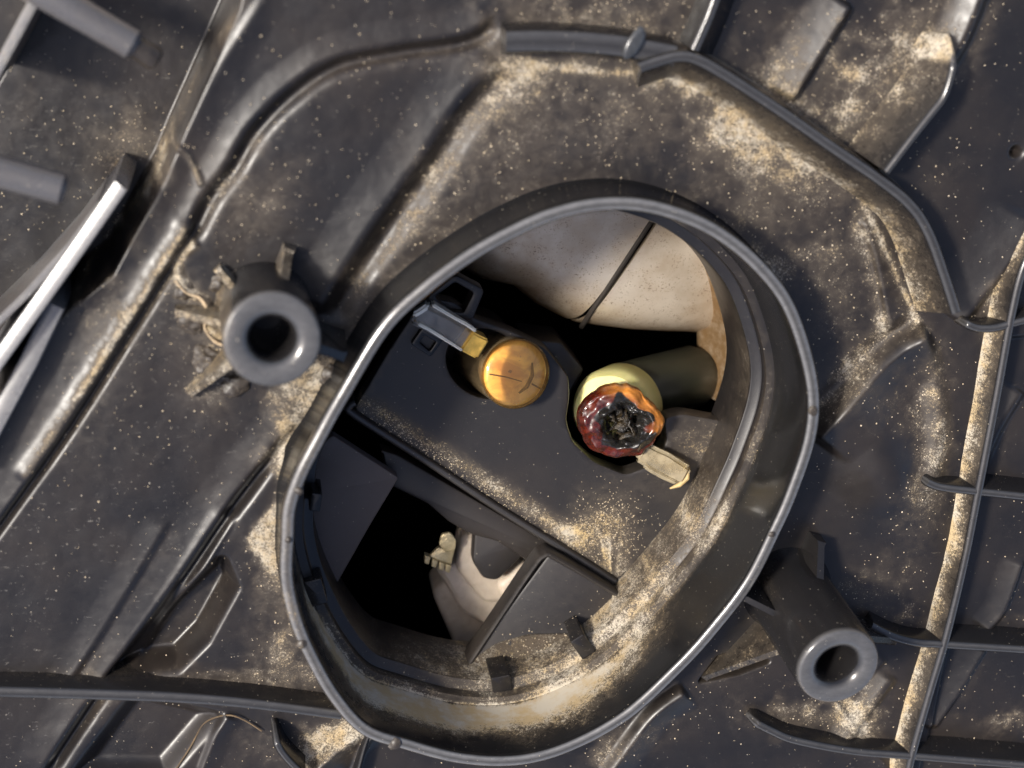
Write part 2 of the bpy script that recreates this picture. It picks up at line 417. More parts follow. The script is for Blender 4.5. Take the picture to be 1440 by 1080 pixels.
# dust heaps (dirt lying where the photo shows it)
for a in [(700, 210, 90, 130, 35, .30), (850, 165, 170, 70, 5, .34), (1040, 190, 190, 40, 35, .36), (1010, 300, 150, 120, 35, .36), (1180, 400, 70, 90, 0, .42), (1100, 360, 80, 60, 40, .25),
          (560, 345, 120, 28, -40, .5), (460, 520, 90, 26, -58, .55), (405, 660, 24, 110, 10, .95), (378, 750, 18, 70, 5, .95), (410, 560, 60, 26, -50, .35),
          (370, 270, 60, 60, 20, .40), (330, 320, 60, 40, -40, .3), (275, 470, 40, 110, -20, .34), (300, 540, 40, 40, 0, .45), (160, 440, 45, 70, 35, .55), (200, 250, 70, 70, 0, .2),
          (420, 930, 90, 60, -10, .50), (370, 840, 40, 90, 20, .28), (250, 960, 180, 18, 4, .35), (420, 1050, 90, 40, 0, .42), (480, 1030, 50, 30, -35, .7), (120, 640, 90, 160, 30, .12),
          (850, 30, 160, 55, 0, .45), (700, 80, 40, 60, 0, .45), (1080, 120, 60, 90, 30, .45), (1210, 110, 90, 130, 35, .38), (1180, 180, 90, 40, -55, .4), (1300, 40, 60, 60, 0, .4),
          (1310, 610, 34, 110, 4, .60), (1290, 720, 60, 60, 0, .38), (1250, 560, 60, 40, -45, .35), (1190, 540, 70, 30, -48, .4), (1250, 830, 60, 50, 0, .40), (1280, 870, 60, 25, 10, .5),
          (1130, 1010, 90, 40, 10, .60), (1210, 1010, 40, 50, 0, .55), (1090, 820, 40, 60, 20, .35), (1010, 950, 60, 30, -30, .3), (900, 1050, 100, 30, -20, .35),
          (1420, 1025, 60, 25, 0, .55), (1430, 880, 60, 25, 0, .25), (1320, 260, 60, 60, 0, .22), (1405, 420, 26, 60, 15, .5), (150, 1000, 60, 80, 0, .12), (140, 240, 80, 40, 0, .18)]:
    spot(*a)
# drop the rim of the sheet into side walls so that the housing is a closed box
edge = np.minimum.reduce([GX-X0, X1-GX, GY-Y0, Y1-GY])
p1, p2 = P(52, 0, 0), P(0, 88, 0); nn = Vector((p2.y-p1.y, -(p2.x-p1.x), 0)).normalized()
cut = (GX-p1.x)*nn.x+(GY-p1.y)*nn.y
if (Vector((0, 0, 0))-p1).dot(nn) < 0: cut = -cut
edge = np.minimum(edge, cut+.02)
H = np.where(edge < .06, -12.0, H)
# collar hole
d_r, _, _ = line_dist(np.vstack([rim_xy, rim_xy[:1]]))
ins = np.zeros(GX.shape, bool)
for i in range(len(rim_xy)):
    (xa, ya), (xb, yb) = rim_xy[i-1], rim_xy[i]
    ins ^= ((ya > GY) != (yb > GY)) & (GX < (xb-xa)*(GY-ya)/(yb-ya+1e-12)+xa)
sd_rim = np.where(ins, -d_r, d_r)
base_flat = sst(.5, .1, sd_rim); H = H*(1-base_flat*.8)
D += .30*np.exp(-((sd_rim-.12)/.16)**2)*(.6+VN)
for base in ([(745, 92), (850, 101), (940, 110), (1000, 132), (1100, 192), (1180, 242), (1215, 290), (1236, 335), (1262, 390), (1292, 452)],
             [(1240, 240), (1225, 205), (1262, 130), (1310, 55)], [(940, 560), (900, 600)], [(0, 965), (150, 968), (300, 976), (450, 990)]):
    d_, s_, t_ = line_dist(smooth_xy(base, 0.)); D += .55*np.exp(-(d_/.055)**2)+.25*np.exp(-(d_/.2)**2)
D = np.clip(D*(.90+.4*VN+.45*VN2), 0, .85)
def heat(x, y):
    i = int(round((x-X0)/STP)); j = int(round((y-Y0)/STP))
    i = min(max(i, 0), len(gx)-1); j = min(max(j, 0), len(gy)-1)
    return float(H[j, i]), float(D[j, i])
ny, nx = GX.shape
idx = np.arange(nx*ny).reshape(ny, nx)
q = np.stack([idx[:-1, :-1], idx[:-1, 1:], idx[1:, 1:], idx[1:, :-1]], -1).reshape(-1, 4)
keep = ~((sd_rim < -.03)[:-1, :-1]).reshape(-1)
q = q[keep]
me = bpy.data.meshes.new('back_panel')
me.vertices.add(nx*ny); me.vertices.foreach_set('co', np.stack([GX, GY, H], -1).reshape(-1).astype(np.float32))
me.loops.add(len(q)*4); me.loops.foreach_set('vertex_index', q.reshape(-1).astype(np.int32))
me.polygons.add(len(q)); me.polygons.foreach_set('loop_start', np.arange(0, len(q)*4, 4, dtype=np.int32))
me.polygons.foreach_set('loop_total', np.full(len(q), 4, dtype=np.int32))
me.update(calc_edges=True); me.validate()
me.polygons.foreach_set('use_smooth', [True]*len(me.polygons)); put_dust(me, D.reshape(-1)); me.materials.append(M_PL)
o = bpy.data.objects.new('back_panel', me); COL.objects.link(o); o.parent = house

# ---- collar with its inner ledge
def collar_dust(v):
    # loose dirt rests on the lower right of the inside and at the foot of the outside
    c = Vector((.38, -.92, 0)); r_ = Vector((v.x-.35, v.y+1.0, 0))
    k = r_.normalized().dot(c)
    n_ = mnoise.noise(v*1.3)*.35+mnoise.noise(v*4)*.2
    lf = max(0, Vector((-.95, -.2, 0)).dot(r_.normalized())-.55)
    if v.z > .86: return max(.02, .10+lf*.9+n_*.7)
    if v.z > -.46:
        low = max(0, min(1, (.8-v.z)/1.1)); kk = Vector((-.30, -.95, 0)).dot(r_.normalized())
        return max(0, min(1.5, .03+max(0, kk-.45)*2.7*(.0+1.15*low)+n_*1.5*max(0, kk-.3)))
    k = max(0, k)
    if v.z < -.455 and v.z > -.50 or -.735 > v.z > -.80: return max(.0, .24+.5*k+n_*.8)
    return max(0, min(.95, .0+.80*k**2+n_*(.25+.5*k)))
prof_in = [(.20, -1.06), (.13, -.97), (.10, -.82), (.085, -.3), (.108, -.12), (.098, -.055), (.06, -.014), (0, 0), (-.055, -.012), (-.082, -.045), (-.090, -.11), (-.095, -.45), (-.105, -.9), (-.115, -1.35), (-.14, -1.47), (-.14, -1.6)]
prof_ledge = [(-.05, -1.9), (-.05, -1.44), (-.19, -1.462), (-.255, -1.472), (-.259, -1.485), (-.263, -1.67), (-.29, -1.70), (-.395, -1.715), (-.415, -1.725), (-.43, -1.76), (-.44, -3.0)]
# path runs clockwise or not: make offset positive = outward
area = sum(rim[i-1].x*rim[i].y-rim[i].x*rim[i-1].y for i in range(len(rim)))
sg = -1 if area > 0 else 1
rim_n = [p+Vector((0, 0, .012*mnoise.noise(p*1.2)+.003*mnoise.noise(p*6))) for p in rim]
col = sweep('opening_collar', rim_n, [(a*sg, b) for a, b in prof_in], M_COLLAR, house, collar_dust, 60, True, wear_highlight=.9)  # rim highlight is painted in as paler grey
sweep('inner_ledge', rim, [(a*sg, b) for a, b in prof_ledge], M_PL, house, collar_dust, 40, True, wear_highlight=0)

# nicks and moulding seams on the rim
for (px, py, s_) in [(1143, 578, .07), (425, 905, .07), (556, 1046, .09), (405, 760, .05), (420, 690, .06), (1085, 752, .05)]:
    c = P(px, py, 1.0); V = []; 
    bm = bmesh.new(); bmesh.ops.create_icosphere(bm, subdivisions=2, radius=s_)
    for v in bm.verts: v.co = v.co*(1+.5*mnoise.noise(v.co*14+c)); v.co.z *= .5; v.co += c
    mk('moulding_flash', [v.co.copy() for v in bm.verts], [tuple(x.index for x in f.verts) for f in bm.faces], M_PL, house, .45); bm.free()

# small tabs and clips on the inside of the collar
def box_at(name, px, py, z, w, l, h, rot, mat, parent, dust=.15, bev=.03):
    c = P(px, py, z); a = Vector((math.cos(R(rot)), math.sin(R(rot)), 0)); b = Vector((-a.y, a.x, 0))
    lp = round_poly([c-a*w/2-b*l/2, c+a*w/2-b*l/2, c+a*w/2+b*l/2, c-a*w/2+b*l/2], bev, 3)
    return plate(name, lp, [], z-h, mat, parent, bev*.7, dust)
box_at('clip_tab', 444, 707, -.28, .16, .28, .6, -10, M_GL, house, .2)
box_at('clip_tab', 444, 834, -.30, .26, .42, .6, 12, M_GL, house, .3)
box_at('clip_tab', 706, 965, -.62, .30, .34, .7, 8, M_GL, house, .25)
box_at('clip_tab', 820, 910, -.62, .24, .38, .7, 32, M_GL, house, .25)
box_at('clip_tab', 968, 770, -.93, .05, .34, .3, -50, M_GL, house, .3, .015)

# ---- ribs
def rib(px, z, tl, tr, bl, br, dust=.2, h=None, sm=True, mat=None, taper=None):
    pts = PX(px, z); pts = catmull(pts, 8) if sm else pts
    h = z+.3 if h is None else h
    def dd(v):
        k = max(0, min(1, (z-.04-v.z)/(.2 if br < .3 else .07)))
        return max(0, min(1.3, dust*k+.05+.25*mnoise.noise(v*2.3)*dust))
    return sweep('rib', pts, rib_prof(tl, tr, bl, br, h), mat or M_GL, house, dd, 50, taper=taper, wear_highlight=.3)
rib([(712, 60), (760, 59), (820, 61), (880, 67), (950, 80)], .55, .14, .13, .22, .26, .35)
rib([(900, 96), (930, 86), (958, 80), (985, 86), (1030, 112), (1100, 158), (1170, 207), (1240, 255), (1282, 290), (1308, 330), (1330, 390), (1346, 440)], .62, .07, .07, .18, .50, .85)
rib([(1014, -25), (996, 25), (976, 70)], .6, .08, .05, .62, .10, .25)
rib([(1346, 52), (1342, 95), (1330, 135), (1312, 160), (1282, 198), (1248, 243)], .65, .05, .05, .12, .62, .75, taper=lambda t: min(1, .25+t*4))
rib([(1462, 335), (1440, 380), (1424, 445), (1404, 555), (1378, 690), (1358, 790), (1333, 895), (1308, 980), (1284, 1065), (1272, 1120)], .34, .065, .055, .12, .36, 1.3)
rib([(1302, 678), (1325, 687), (1376, 693), (1460, 702)], .33, .06, .055, .17, .10, .08, taper=lambda t: min(1, .55+t*6))
rib([(1226, 882), (1256, 897), (1290, 906), (1333, 909), (1460, 917)], .33, .065, .055, .19, .10, .10)
rib([(1058, 1016), (1085, 1030), (1120, 1044), (1200, 1059), (1284, 1066), (1460, 1080)], .33, .065, .055, .19, .12, .2, taper=lambda t: min(1, .55+t*6))
rib([(1356, 455), (1376, 463), (1400, 463), (1424, 457), (1460, 448)], .33, .06, .05, .12, .10, .4, taper=lambda t: min(1, .55+t*6))
rib([(-30, 975), (120, 979), (250, 984), (350, 992), (480, 1008)], .36, .09, .07, .22, .12, .35)
rib([(522, 1028), (512, 1056), (498, 1110)], .30, .03, .03, .06, .06, .3)
rib([(386, 1032), (392, 1052), (405, 1070), (425, 1090)], .45, .05, .05, .10, .10, .1, taper=lambda t: min(1, .3+t*3))

# sealant blob on the upper rib
bm = bmesh.new(); bmesh.ops.create_icosphere(bm, subdivisions=4, radius=.2); c = P(893, 60, .58)
for v in bm.verts: v.co = v.co*(1+.25*mnoise.noise(v.co*4+Vector((3, 1, 7)))); v.co = Vector((v.co.x*.6+v.co.y*.45, v.co.y*1.05, v.co.z*.22))+c
mk('sealant_blob', [v.co.copy() for v in bm.verts], [tuple(x.index for x in f.verts) for f in bm.faces], simple('grey_sealant', (.045, .047, .05), .22, var=.5), house, 0, 0); bm.free()

# ---- screw bosses with gussets
def boss(bpx, tpx, h, r0, r1, fins, grime, br=.34):
    B, T = P(*bpx, -.1), P(*tpx, h); A = (T-B); L = A.length
    prof = [(r0*1.25, -.1), (r0*1.08, .12), (r0, .3), (r1+.02, L-.10), (r1, L-.035), (r1-.015, L-.008), (r1-.035, L), (br+.13, L), (br+.08, L-.02), (br+.01, L-.07), (br-.02, L-.16), (br-.025, L-.6), (br-.05, L-1.6), (.0, L-1.6)]
    o = lathe('screw_boss', B, A, prof, M_GL, house, 48, lambda v: max(0, .02+.6*max(0, .45-(v-B).dot(A.normalized()))+grime*(1 if (Vector((v.x, v.y, 0))-Vector((B.x, B.y, 0))).dot(Vector((-.9, -.1, 0))) > .3 else 0)+.2*mnoise.noise(v*2)))
    An = A.normalized(); put_dust(o.data, [.45 if (v.co+house.location-B).dot(An) > L-.04 else 0 for v in o.data.vertices], 'wear_highlight')
    An = A.normalized()
    for (tx, ty, zt, zi, th, du) in fins:
        tip = P(tx, ty, zt); dirv = Vector((tip.x-B.x, tip.y-B.y, 0)).normalized(); sd = Vector((-dirv.y, dirv.x, 0))*th/2
        inn = B+An*(zi+.1)+dirv*r0*.8
        V = []
        for s_ in (-1, 1):
            V += [Vector((tip.x, tip.y, -.25))+sd*s_*1.5, tip+sd*s_, tip-dirv*.05+Vector((0, 0, .03))+sd*s_*.7, inn+sd*s_*.8, Vector((B.x, B.y, -.25))+dirv*r0*.6+sd*s_*1.5]
        F = [(0, 1, 2, 3, 4), (5, 6, 7, 8, 9)]+[(i, (i+1) % 5, (i+1) % 5+5, i+5) for i in range(5)]
        mk('gusset', V, F, M_GL, o, du, 30)
    return o
boss((372, 432), (383, 478), 1.75, .62, .61, [(266, 556, .15, 1.1, .13, .7), (246, 440, .15, 1.0, .13, .7), (305, 378, .15, .8, .12, .7), (408, 350, .25, 1.0, .15, .6), (486, 502, .95, 1.3, .16, .2)], .45, .29)
boss((1106, 828), (1180, 939), 2.0, .62, .59, [(1156, 762, .35, .75, .15, .15), (1040, 838, .85, .95, .12, .2), (990, 955, .0, .9, .13, .5), (1262, 902, .2, .9, .14, .3)], .1, .30)

def clump(px, py, r_, du=.5):
    bm = bmesh.new(); bmesh.ops.create_icosphere(bm, subdivisions=4, radius=r_); p0 = P(px, py); c = Vector((p0.x, p0.y, heat(p0.x, p0.y)[0]-.02))
    V = [Vector((v.co.x, v.co.y, v.co.z*.45))*(1+.5*mnoise.noise(v.co*5/r_*.2+c)+.25*mnoise.noise(v.co*14+c))+c for v in bm.verts]
    mk('dirt_clump', V, [tuple(x.index for x in f.verts) for f in bm.faces], M_PL, house, du, 0); bm.free()
for q_ in ((272, 452, .20), (292, 508, .22), (312, 400, .16), (258, 410, .14), (330, 540, .2), (470, 530, .18), (1070, 905, .14)): clump(*q_)
# ---- rods and bars in the upper left recess
M_BAR = plastic('worn_grey_plastic', base=(.07, .07, .075), rough=.27, film=.35)
def rod(p0, p1, r0, r1, mat=M_BAR, dust=.1, chamf=.06):
    A, B = p0, p1; d = (B-A).normalized(); L = (B-A).length
    return tube('rod', [A, A+d*L*.3, A+d*L*.6, B-d*chamf, B], [r0, r0, r1, r1, r1*.72], mat, house, 24, .22)
rod(P(20, -35, .2), P(192, 66, .2), .21, .20)
lathe('rod_tip', P(178, 58, .2), P(226, 88, .1)-P(178, 58, .2), [(.15, 0), (.15, .25), (.16, .30), (.16, .42), (.13, .45), (.09, .45), (.08, .38), (0, .36)], M_PL, house, 24, .35)
rod(P(-60, 225, .5), P(93, 268, .5), .21, .205)
def bar(px, z, w, tilt, dust=.1, mat=M_BAR):
    pts = PX(px, z); sweep('bar', pts, [(w, -2.0-z), (w, -.10+tilt*w)]+[(o_*w, tilt*o_*w-1.1*(o_*w)**2-(.02 if abs(o_) > .9 else 0)) for o_ in (.95, .8, .5, .2, -.1, -.4, -.7, -.88, -.96)]+[(-w, -tilt*w-.12), (-w, -2.0-z)], mat, house, dust, 40)
bar([(170, 262), (120, 335), (60, 420), (-40, 560)], .6, .10, .24, .0)
bar([(142, 288), (100, 345), (40, 412), (-40, 490)], .35, .05, .0, .35)
bar([(78, 430), (40, 510), (0, 585), (-40, 660)], .35, .13, .12, .25)
bar([(60, -20), (-10, 110)], .1, .07, 0, .5)

# ------------------------------------------------------------------ inside the opening
ZP = -1.6
outer = round_poly(PX([(497, 577), (545, 495), (596, 418), (640, 425), (668, 448), (720, 466), (768, 490), (800, 530), (801, 560), (796, 592), (806, 622), (836, 650), (880, 668), (915, 655), (938, 622), (934, 588), (960, 582), (1005, 590), (1045, 596), (1010, 650), (960, 730), (892, 800), (866, 818)], ZP), .10, 4)
well = loop_px(683, 512, 57, 47, 25, ZP)
def dz_panel(v):
    a, b_ = P(497, 577, ZP), P(866, 818, ZP); e = (b_-a).normalized(); nn_ = Vector((-e.y, e.x, 0)); d = (v-a).dot(nn_)
    return d
bp = plate('bulb_plate', outer, [well], ZP-.35, M_IN, house, .035, .10)
# finer dirt map for the plate: rebuild its top as a patch with dust along the lower edge
A_, B_ = P(497, 577, ZP), P(866, 818, ZP); E_ = (B_-A_).normalized(); N_ = Vector((-E_.y, E_.x, 0))
corner = P(850, 745, ZP)
bm = bmesh.new(); bm.from_mesh(bp.data)
for c_ in np.arange(-3, 4, .12):
    for no in ((1, 0, 0), (0, 1, 0)):
        bmesh.ops.bisect_plane(bm, geom=bm.verts[:]+bm.edges[:]+bm.faces[:], plane_co=Vector(no)*float(c_), plane_no=no, dist=1e-5)
bm.to_mesh(bp.data)
dv = []
for v in bp.data.vertices:
    c_ = v.co; d = (c_-A_).dot(N_); n_ = mnoise.noise(c_*2.2)
    dd = .05+.62*math.exp(-((d-.22)/.17)**2)+.62*math.exp(-((c_-corner).length/.75)**2)+.3*n_*.5
    e = P(985, 625, ZP); dd += .45*math.exp(-((c_-e).length/.75)**2)
    dv.append(max(0, min(1, dd)))
bp.data.attributes.remove(bp.data.attributes['dust']); put_dust(bp.data, dv); bm.free()
bp.data.polygons.foreach_set('use_smooth', [True]*len(bp.data.polygons)); bp.data.set_sharp_from_angle(angle=R(35))
# raised lip along the lower left edge, and along the right edge
lip = catmull(PX([(500, 568), (492, 574), (500, 586), (600, 650), (700, 716), (800, 778), (866, 820)], ZP+.10), 4)
sweep('plate_lip', lip, rib_prof(.045, .05, .07, .09, .55), M_IN, house, .12, 50, wear_highlight=.2)
lip = catmull(PX([(868, 820), (900, 792), (960, 728), (1008, 655), (1032, 590)], ZP+.06), 5)
sweep('plate_lip', lip, rib_prof(.03, .03, .05, .05, .5), M_IN, house, .25, 50)
# well wall below the amber bulb
wl = loop_px(683, 512, 57, 47, 25, ZP)
V = [v.copy() for v in wl]+[Vector((v.x, v.y, ZP-1.4)) for v in wl]; n = len(wl)
F = [(i, (i+1) % n, (i+1) % n+n, i+n) for i in range(n)]+[tuple(range(n, 2*n))]
mk('bulb_well', V, F, M_IN, house, .1, 40)
# skirt hanging from the plate edge, with the prong below it
plate('plate_skirt', round_poly(PX([(535, 632), (560, 640), (860, 815), (848, 838), (745, 792), (700, 762), (662, 752), (632, 735), (600, 708), (546, 682)], -2.0), .05), [], -2.3, M_IN, house, .04, .15)
plate('prong', round_poly(PX([(668, 738), (740, 742), (756, 762), (700, 818), (680, 815), (664, 790)], -2.05), .08), [], -2.3, M_IN, house, .06, .0)
# cover plates
plate('cover_plate', round_poly(PX([(430, 640), (468, 612), (561, 672), (520, 740), (455, 855), (420, 870), (390, 800), (405, 700)], -1.5), .05), [], -1.72, M_MATTE, house, .03, .22)
lp = round_poly(PX([(772, 779), (872, 836), (930, 850), (900, 960), (800, 1030), (660, 1020), (640, 985), (649, 945)], -1.30), .06)
cp = plate('cover_plate', lp, [], -1.8, M_IN, house, .05, [0]*0 if False else .18)
lp2 = catmull(PX([(652, 948), (680, 906), (708, 864), (736, 822), (757, 792), (766, 784), (776, 783), (800, 796), (835, 817), (872, 840)], -1.22), 5)
sweep('plate_lip', lp2, rib_prof(.03, .035, .05, .05, .4), M_IN, house, .25, 50, wear_highlight=.15)
# dirt drift at the foot of the lower collar
drift = round_poly(PX([(655, 935), (700, 905), (745, 893), (800, 892), (840, 905), (870, 870), (905, 850), (930, 860), (900, 930), (820, 985), (720, 1005), (660, 985)], -1.26), .1)
M_DRIFT = plastic('packed_dirt', base=(.05, .04, .03), rough=.8, film=1, bumpk=1.6)
def drift_z(x, y):
    return -1.27+.035*mnoise.noise(Vector((x*3, y*3, 1)))+.02*mnoise.noise(Vector((x*9, y*9, 1)))
shell_patch('dirt_drift', drift, drift_z, .05, .10, M_DRIFT, house, .62)
sweep('plate_seam', catmull(PX([(722, 952), (770, 938), (815, 925), (835, 915)], -1.20), 6), rib_prof(.012, .012, .03, .03, .1), M_DRIFT, house, .8)
sweep('plate_seam', catmull(PX([(905, 848), (945, 800), (985, 745), (1010, 700)], -1.20), 6), rib_prof(.012, .012, .03, .03, .12), M_GL, house, .6)
# frames (clip windows) beside the clear wedge
fr = round_poly(PX([(598, 420), (640, 386), (682, 408), (664, 452), (628, 448)], -1.42), .08)
plate('clip_frame', fr, [round_poly(PX([(612, 418), (640, 397), (666, 412), (652, 440), (630, 437)], -1.42), .04)], -1.75, M_IN, house, .03, .05)
fr = round_poly(PX([(577, 484), (594, 460), (624, 478), (606, 503)], -1.50), .05)
plate('clip_frame', fr, [round_poly(PX([(590, 482), (597, 472), (613, 481), (604, 494)], -1.50), .02)], -1.65, M_GL, house, .025, .05)
# dark brackets between plate and reflector
plate('inner_bracket', round_poly(PX([(735, 476), (790, 482), (822, 520), (800, 560), (770, 520)], -2.3), .06), [], -3.2, M_IN, house, .05, .1)

plate('void_backing', [Vector((-6.5, -9, -6.5)), Vector((6.5, -9, -6.5)), Vector((6.5, 5, -6.5)), Vector((-6.5, 5, -6.5))], [], -6.8, simple('void_shade_black', (.002, .002, .002), 1.0, ior=1.02), house, .02, 0)  # added black sheet stops light from below; its colour stands for shade
# ---- reflector: two curved shells with a seam
edge_low = [(600, 400), (650, 393), (688, 412), (733, 420), (765, 446), (806, 468), (822, 474), (900, 486), (985, 494), (1060, 505)]
EL = [Vector((p.x, p.y, 0)) for p in PX(edge_low, -2.4)]
def dist_edge(x, y):
    best = 1e9; q_ = Vector((x, y, 0))
    for i in range(len(EL)-1):
        a, b = EL[i], EL[i+1]; t = max(0, min(1, (q_-a).dot(b-a)/(b-a).length_squared)); best = min(best, (q_-a-(b-a)*t).length)
    return best
rc = P(830, 300, -2.4)
def zrefl(x, y):
    d = dist_edge(x, y)
    return -2.3-.06*((x-rc.x)**2+(y-rc.y)**2)-.75*math.exp(-d/.17)+.012*mnoise.noise(Vector((x*1.6, y*1.6, 4)))
def refl(poly_px):
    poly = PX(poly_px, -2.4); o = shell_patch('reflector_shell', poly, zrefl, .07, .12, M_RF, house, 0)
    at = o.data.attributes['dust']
    edge_shade = [max(0, min(1, 1.1*math.exp(-dist_edge(v.co.x, v.co.y)/.26)+.1*mnoise.noise(v.co*2))) for v in o.data.vertices]  # shading towards the lower edge, painted as a falloff
    at.data.foreach_set('value', np.array(edge_shade, dtype=np.float32)); return o
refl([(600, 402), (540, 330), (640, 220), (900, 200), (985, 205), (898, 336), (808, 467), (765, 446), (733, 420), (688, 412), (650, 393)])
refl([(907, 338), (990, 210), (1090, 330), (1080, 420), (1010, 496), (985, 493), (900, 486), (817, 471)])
gv = []
for k in range(25):
    px, py = 985+(818-985)*k/24, 205+(459-205)*k/24; z = -2.4
    for _ in range(12): p = P(px, py, z); z = .5*z+.5*zrefl(p.x, p.y)
    gv.append(P(px, py, z-.02))
tube('seam_strip', gv, .045, simple('seam_brown', (.018, .013, .009), .8), house, 8)
# curved side wall of the reflector on the right
sw = catmull(PX([(960, 300), (1010, 380), (1035, 450), (1042, 520), (1030, 580)], -2.1), 8)
sweep('reflector_side', sw, [(-.10, 0), (.0, -.12), (-.08, -.35), (-.20, -.7), (-.36, -1.0), (-.40, -1.1), (-.35, -1.4), (.1, -1.4)], M_RF, house, 1.0, 60)

# ------------------------------------------------------------------ bulbs
def thin_glass(name, tint, dcol, dfac, rough=.06, vs=5):
    m, t, b = nt(name); g = G(t); vec = g.n('ShaderNodeTexCoord').outputs['Object']; out = t.nodes['Material Output']; t.nodes.remove(b)
    tr = g.n('ShaderNodeBsdfTransparent'); tr.inputs[0].default_value = (*tint, 1)
    di = g.n('ShaderNodeBsdfDiffuse'); g.l(g.mix(g.noise(vec, vs, 4, .6), dcol, tuple(c*.55 for c in dcol)), di.inputs[0])
    gl = g.n('ShaderNodeBsdfGlossy'); gl.inputs['Roughness'].default_value = rough
    fr = g.n('ShaderNodeFresnel'); fr.inputs[0].default_value = 1.5
    m1 = g.n('ShaderNodeMixShader'); g.l(g.sm(g.noise(vec, vs*.6, 4, .6), .3, .7, dfac*.6, dfac*1.4), m1.inputs[0]); g.l(tr.outputs[0], m1.inputs[1]); g.l(di.outputs[0], m1.inputs[2])
    m2 = g.n('ShaderNodeMixShader'); g.l(fr.outputs[0], m2.inputs[0]); g.l(m1.outputs[0], m2.inputs[1]); g.l(gl.outputs[0], m2.inputs[2]); g.l(m2.outputs[0], out.inputs[0])
    return m
M_TIPGLASS = thin_glass('amber_tip_glass', (1, .94, .74), (.80, .45, .13), .10)
M_AMBER, t_, b_s = nt('amber_bulb_glass'); g = G(t_); vec = g.n('ShaderNodeTexCoord').outputs['Object']
n1 = g.noise(vec, 1.5, 4, .55, 1.5); n2 = g.noise(vec, 7, 3, .6)
c = g.mix(g.sm(n1, .38, .62), (1.0, .60, .16), (.50, .22, .07)); c = g.mix(g.sm(n2, .66, .72), c, (.10, .03, .02))
g.l(c, b_s.inputs['Base Color']); b_s.inputs['Roughness'].default_value = .35; b_s.inputs['Coat Weight'].default_value = 1; b_s.inputs['Coat Roughness'].default_value = .03
b_s.inputs['Subsurface Weight'].default_value = .15; b_s.inputs['Subsurface Radius'].default_value = (.6, .3, .1); b_s.inputs['Subsurface Scale'].default_value = .3
M_SMOKE = thin_glass('smoked_bulb_glass', (.80, .66, .44), (.42, .30, .16), .42)
M_CLEAR = thin_glass('clear_bulb_wedge', (.86, .86, .84), (.62, .57, .50), .30)
M_EDGE_GLINT = simple('wedge_edge_glint', (.95, .90, .76), .15, trans=.12, var=.2)  # pale cream that stands in for glints on the wedge edges
M_BRASS = simple('brass_collar', (.85, .52, .10), .3, metal=.3, var=.4)
bz = -2.7
base = P(678, 500, bz); top = P(728, 527, -1.25); axis = top-base; L = axis.length
amber = empty('amber_bulb', base, 'intact amber tipped bulb with clear glass wedge in the upper left hole', 'bulb')
lathe('bulb_body', base, axis, [(.46, 0), (.51, .1), (.53, L-.18), (.525, L-.1)], M_SMOKE, amber, 48)
lathe('bulb_tip', base, axis, [(.528, L-.12), (.535, L-.06), (.52, L-.01), (.48, L+.03), (.35, L+.06), (.18, L+.075), (0, L+.08)], M_TIPGLASS, amber, 48)
lathe('bulb_core', base, axis, [(.30, L-.75), (.40, L-.62), (.47, L-.40), (.500, L-.16), (.505, L-.11), (.48, L-.07), (.42, L-.045), (.30, L-.03), (.15, L-.022), (0, L-.02)], M_AMBER, amber, 48)
An = axis.normalized()
def on_tip(px, py, dz=.10):
    p = P(px, py, -1.25); q_ = p-base; rv = q_-An*q_.dot(An); r_ = rv.length
    return base+rv+An*(L-.03)
tube('filament', [on_tip(752, 512, -.10), on_tip(751, 530, -.09), on_tip(742, 545, -.09), on_tip(730, 553, -.1)], [.015, .035, .035, .015], simple('dark_filament', (.06, .035, .018), .9), amber, 8)
tube('filament', [on_tip(686, 525, -.07), on_tip(712, 530, -.09), on_tip(735, 537, -.1)], [.010, .014, .012], simple('dark_streak', (.07, .03, .02), .4), amber, 6)
tube('filament', [on_tip(750, 541, -.08), on_tip(766, 550, -.07)], .013, bpy.data.materials['dark_streak'], amber, 6)
def wedge(name, a, b, w, th, mat, parent, bev=.05, wobble=.02, taper=1.0):
    d = (b-a); L_ = d.length; d.normalize(); s_ = d.cross(Vector((0, 0, 1))).normalized(); u = s_.cross(d)
    bm = bmesh.new(); bmesh.ops.create_cube(bm, size=1)
    for v in bm.verts:
        k = v.co.x+.5; f = 1+(taper-1)*k
        v.co = Vector((v.co.x*L_, v.co.y*w*f, v.co.z*th))
    bmesh.ops.bevel(bm, geom=bm.edges[:], offset=bev, segments=3, affect='EDGES')
    bmesh.ops.subdivide_edges(bm, edges=[e for e in bm.edges if e.calc_length() > .15], cuts=3, use_grid_fill=True)
    V = []
    for v in bm.verts:
        q_ = (a+b)/2+d*v.co.x+s_*v.co.y+u*v.co.z; V.append(q_+mnoise.noise_vector(q_*2.6)*wobble*1.3)
    F = [tuple(v.index for v in f.verts) for f in bm.faces]; bm.free()
    return mk(name, V, F, mat, parent, 0, 45)
wedge('glass_wedge', P(584, 437, -1.18), P(660, 478, -1.28), .36, .22, M_CLEAR, amber)
wedge('wedge_edge_strip', P(588, 452, -1.10), P(648, 490, -1.2), .045, .22, M_EDGE_GLINT, amber, .02, .03)  # strips added to paint the bright edge highlights of the clear wedge
wedge('wedge_edge_strip', P(607, 425, -1.10), P(668, 462, -1.2), .045, .22, M_EDGE_GLINT, amber, .02, .03)
wedge('wedge_edge_strip', P(581, 440, -1.08), P(604, 426, -1.08), .08, .24, M_EDGE_GLINT, amber, .03, .05)
wedge('brass_collar', P(652, 474, -1.26), P(676, 487, -1.32), .34, .30, M_BRASS, amber, .03, .01)

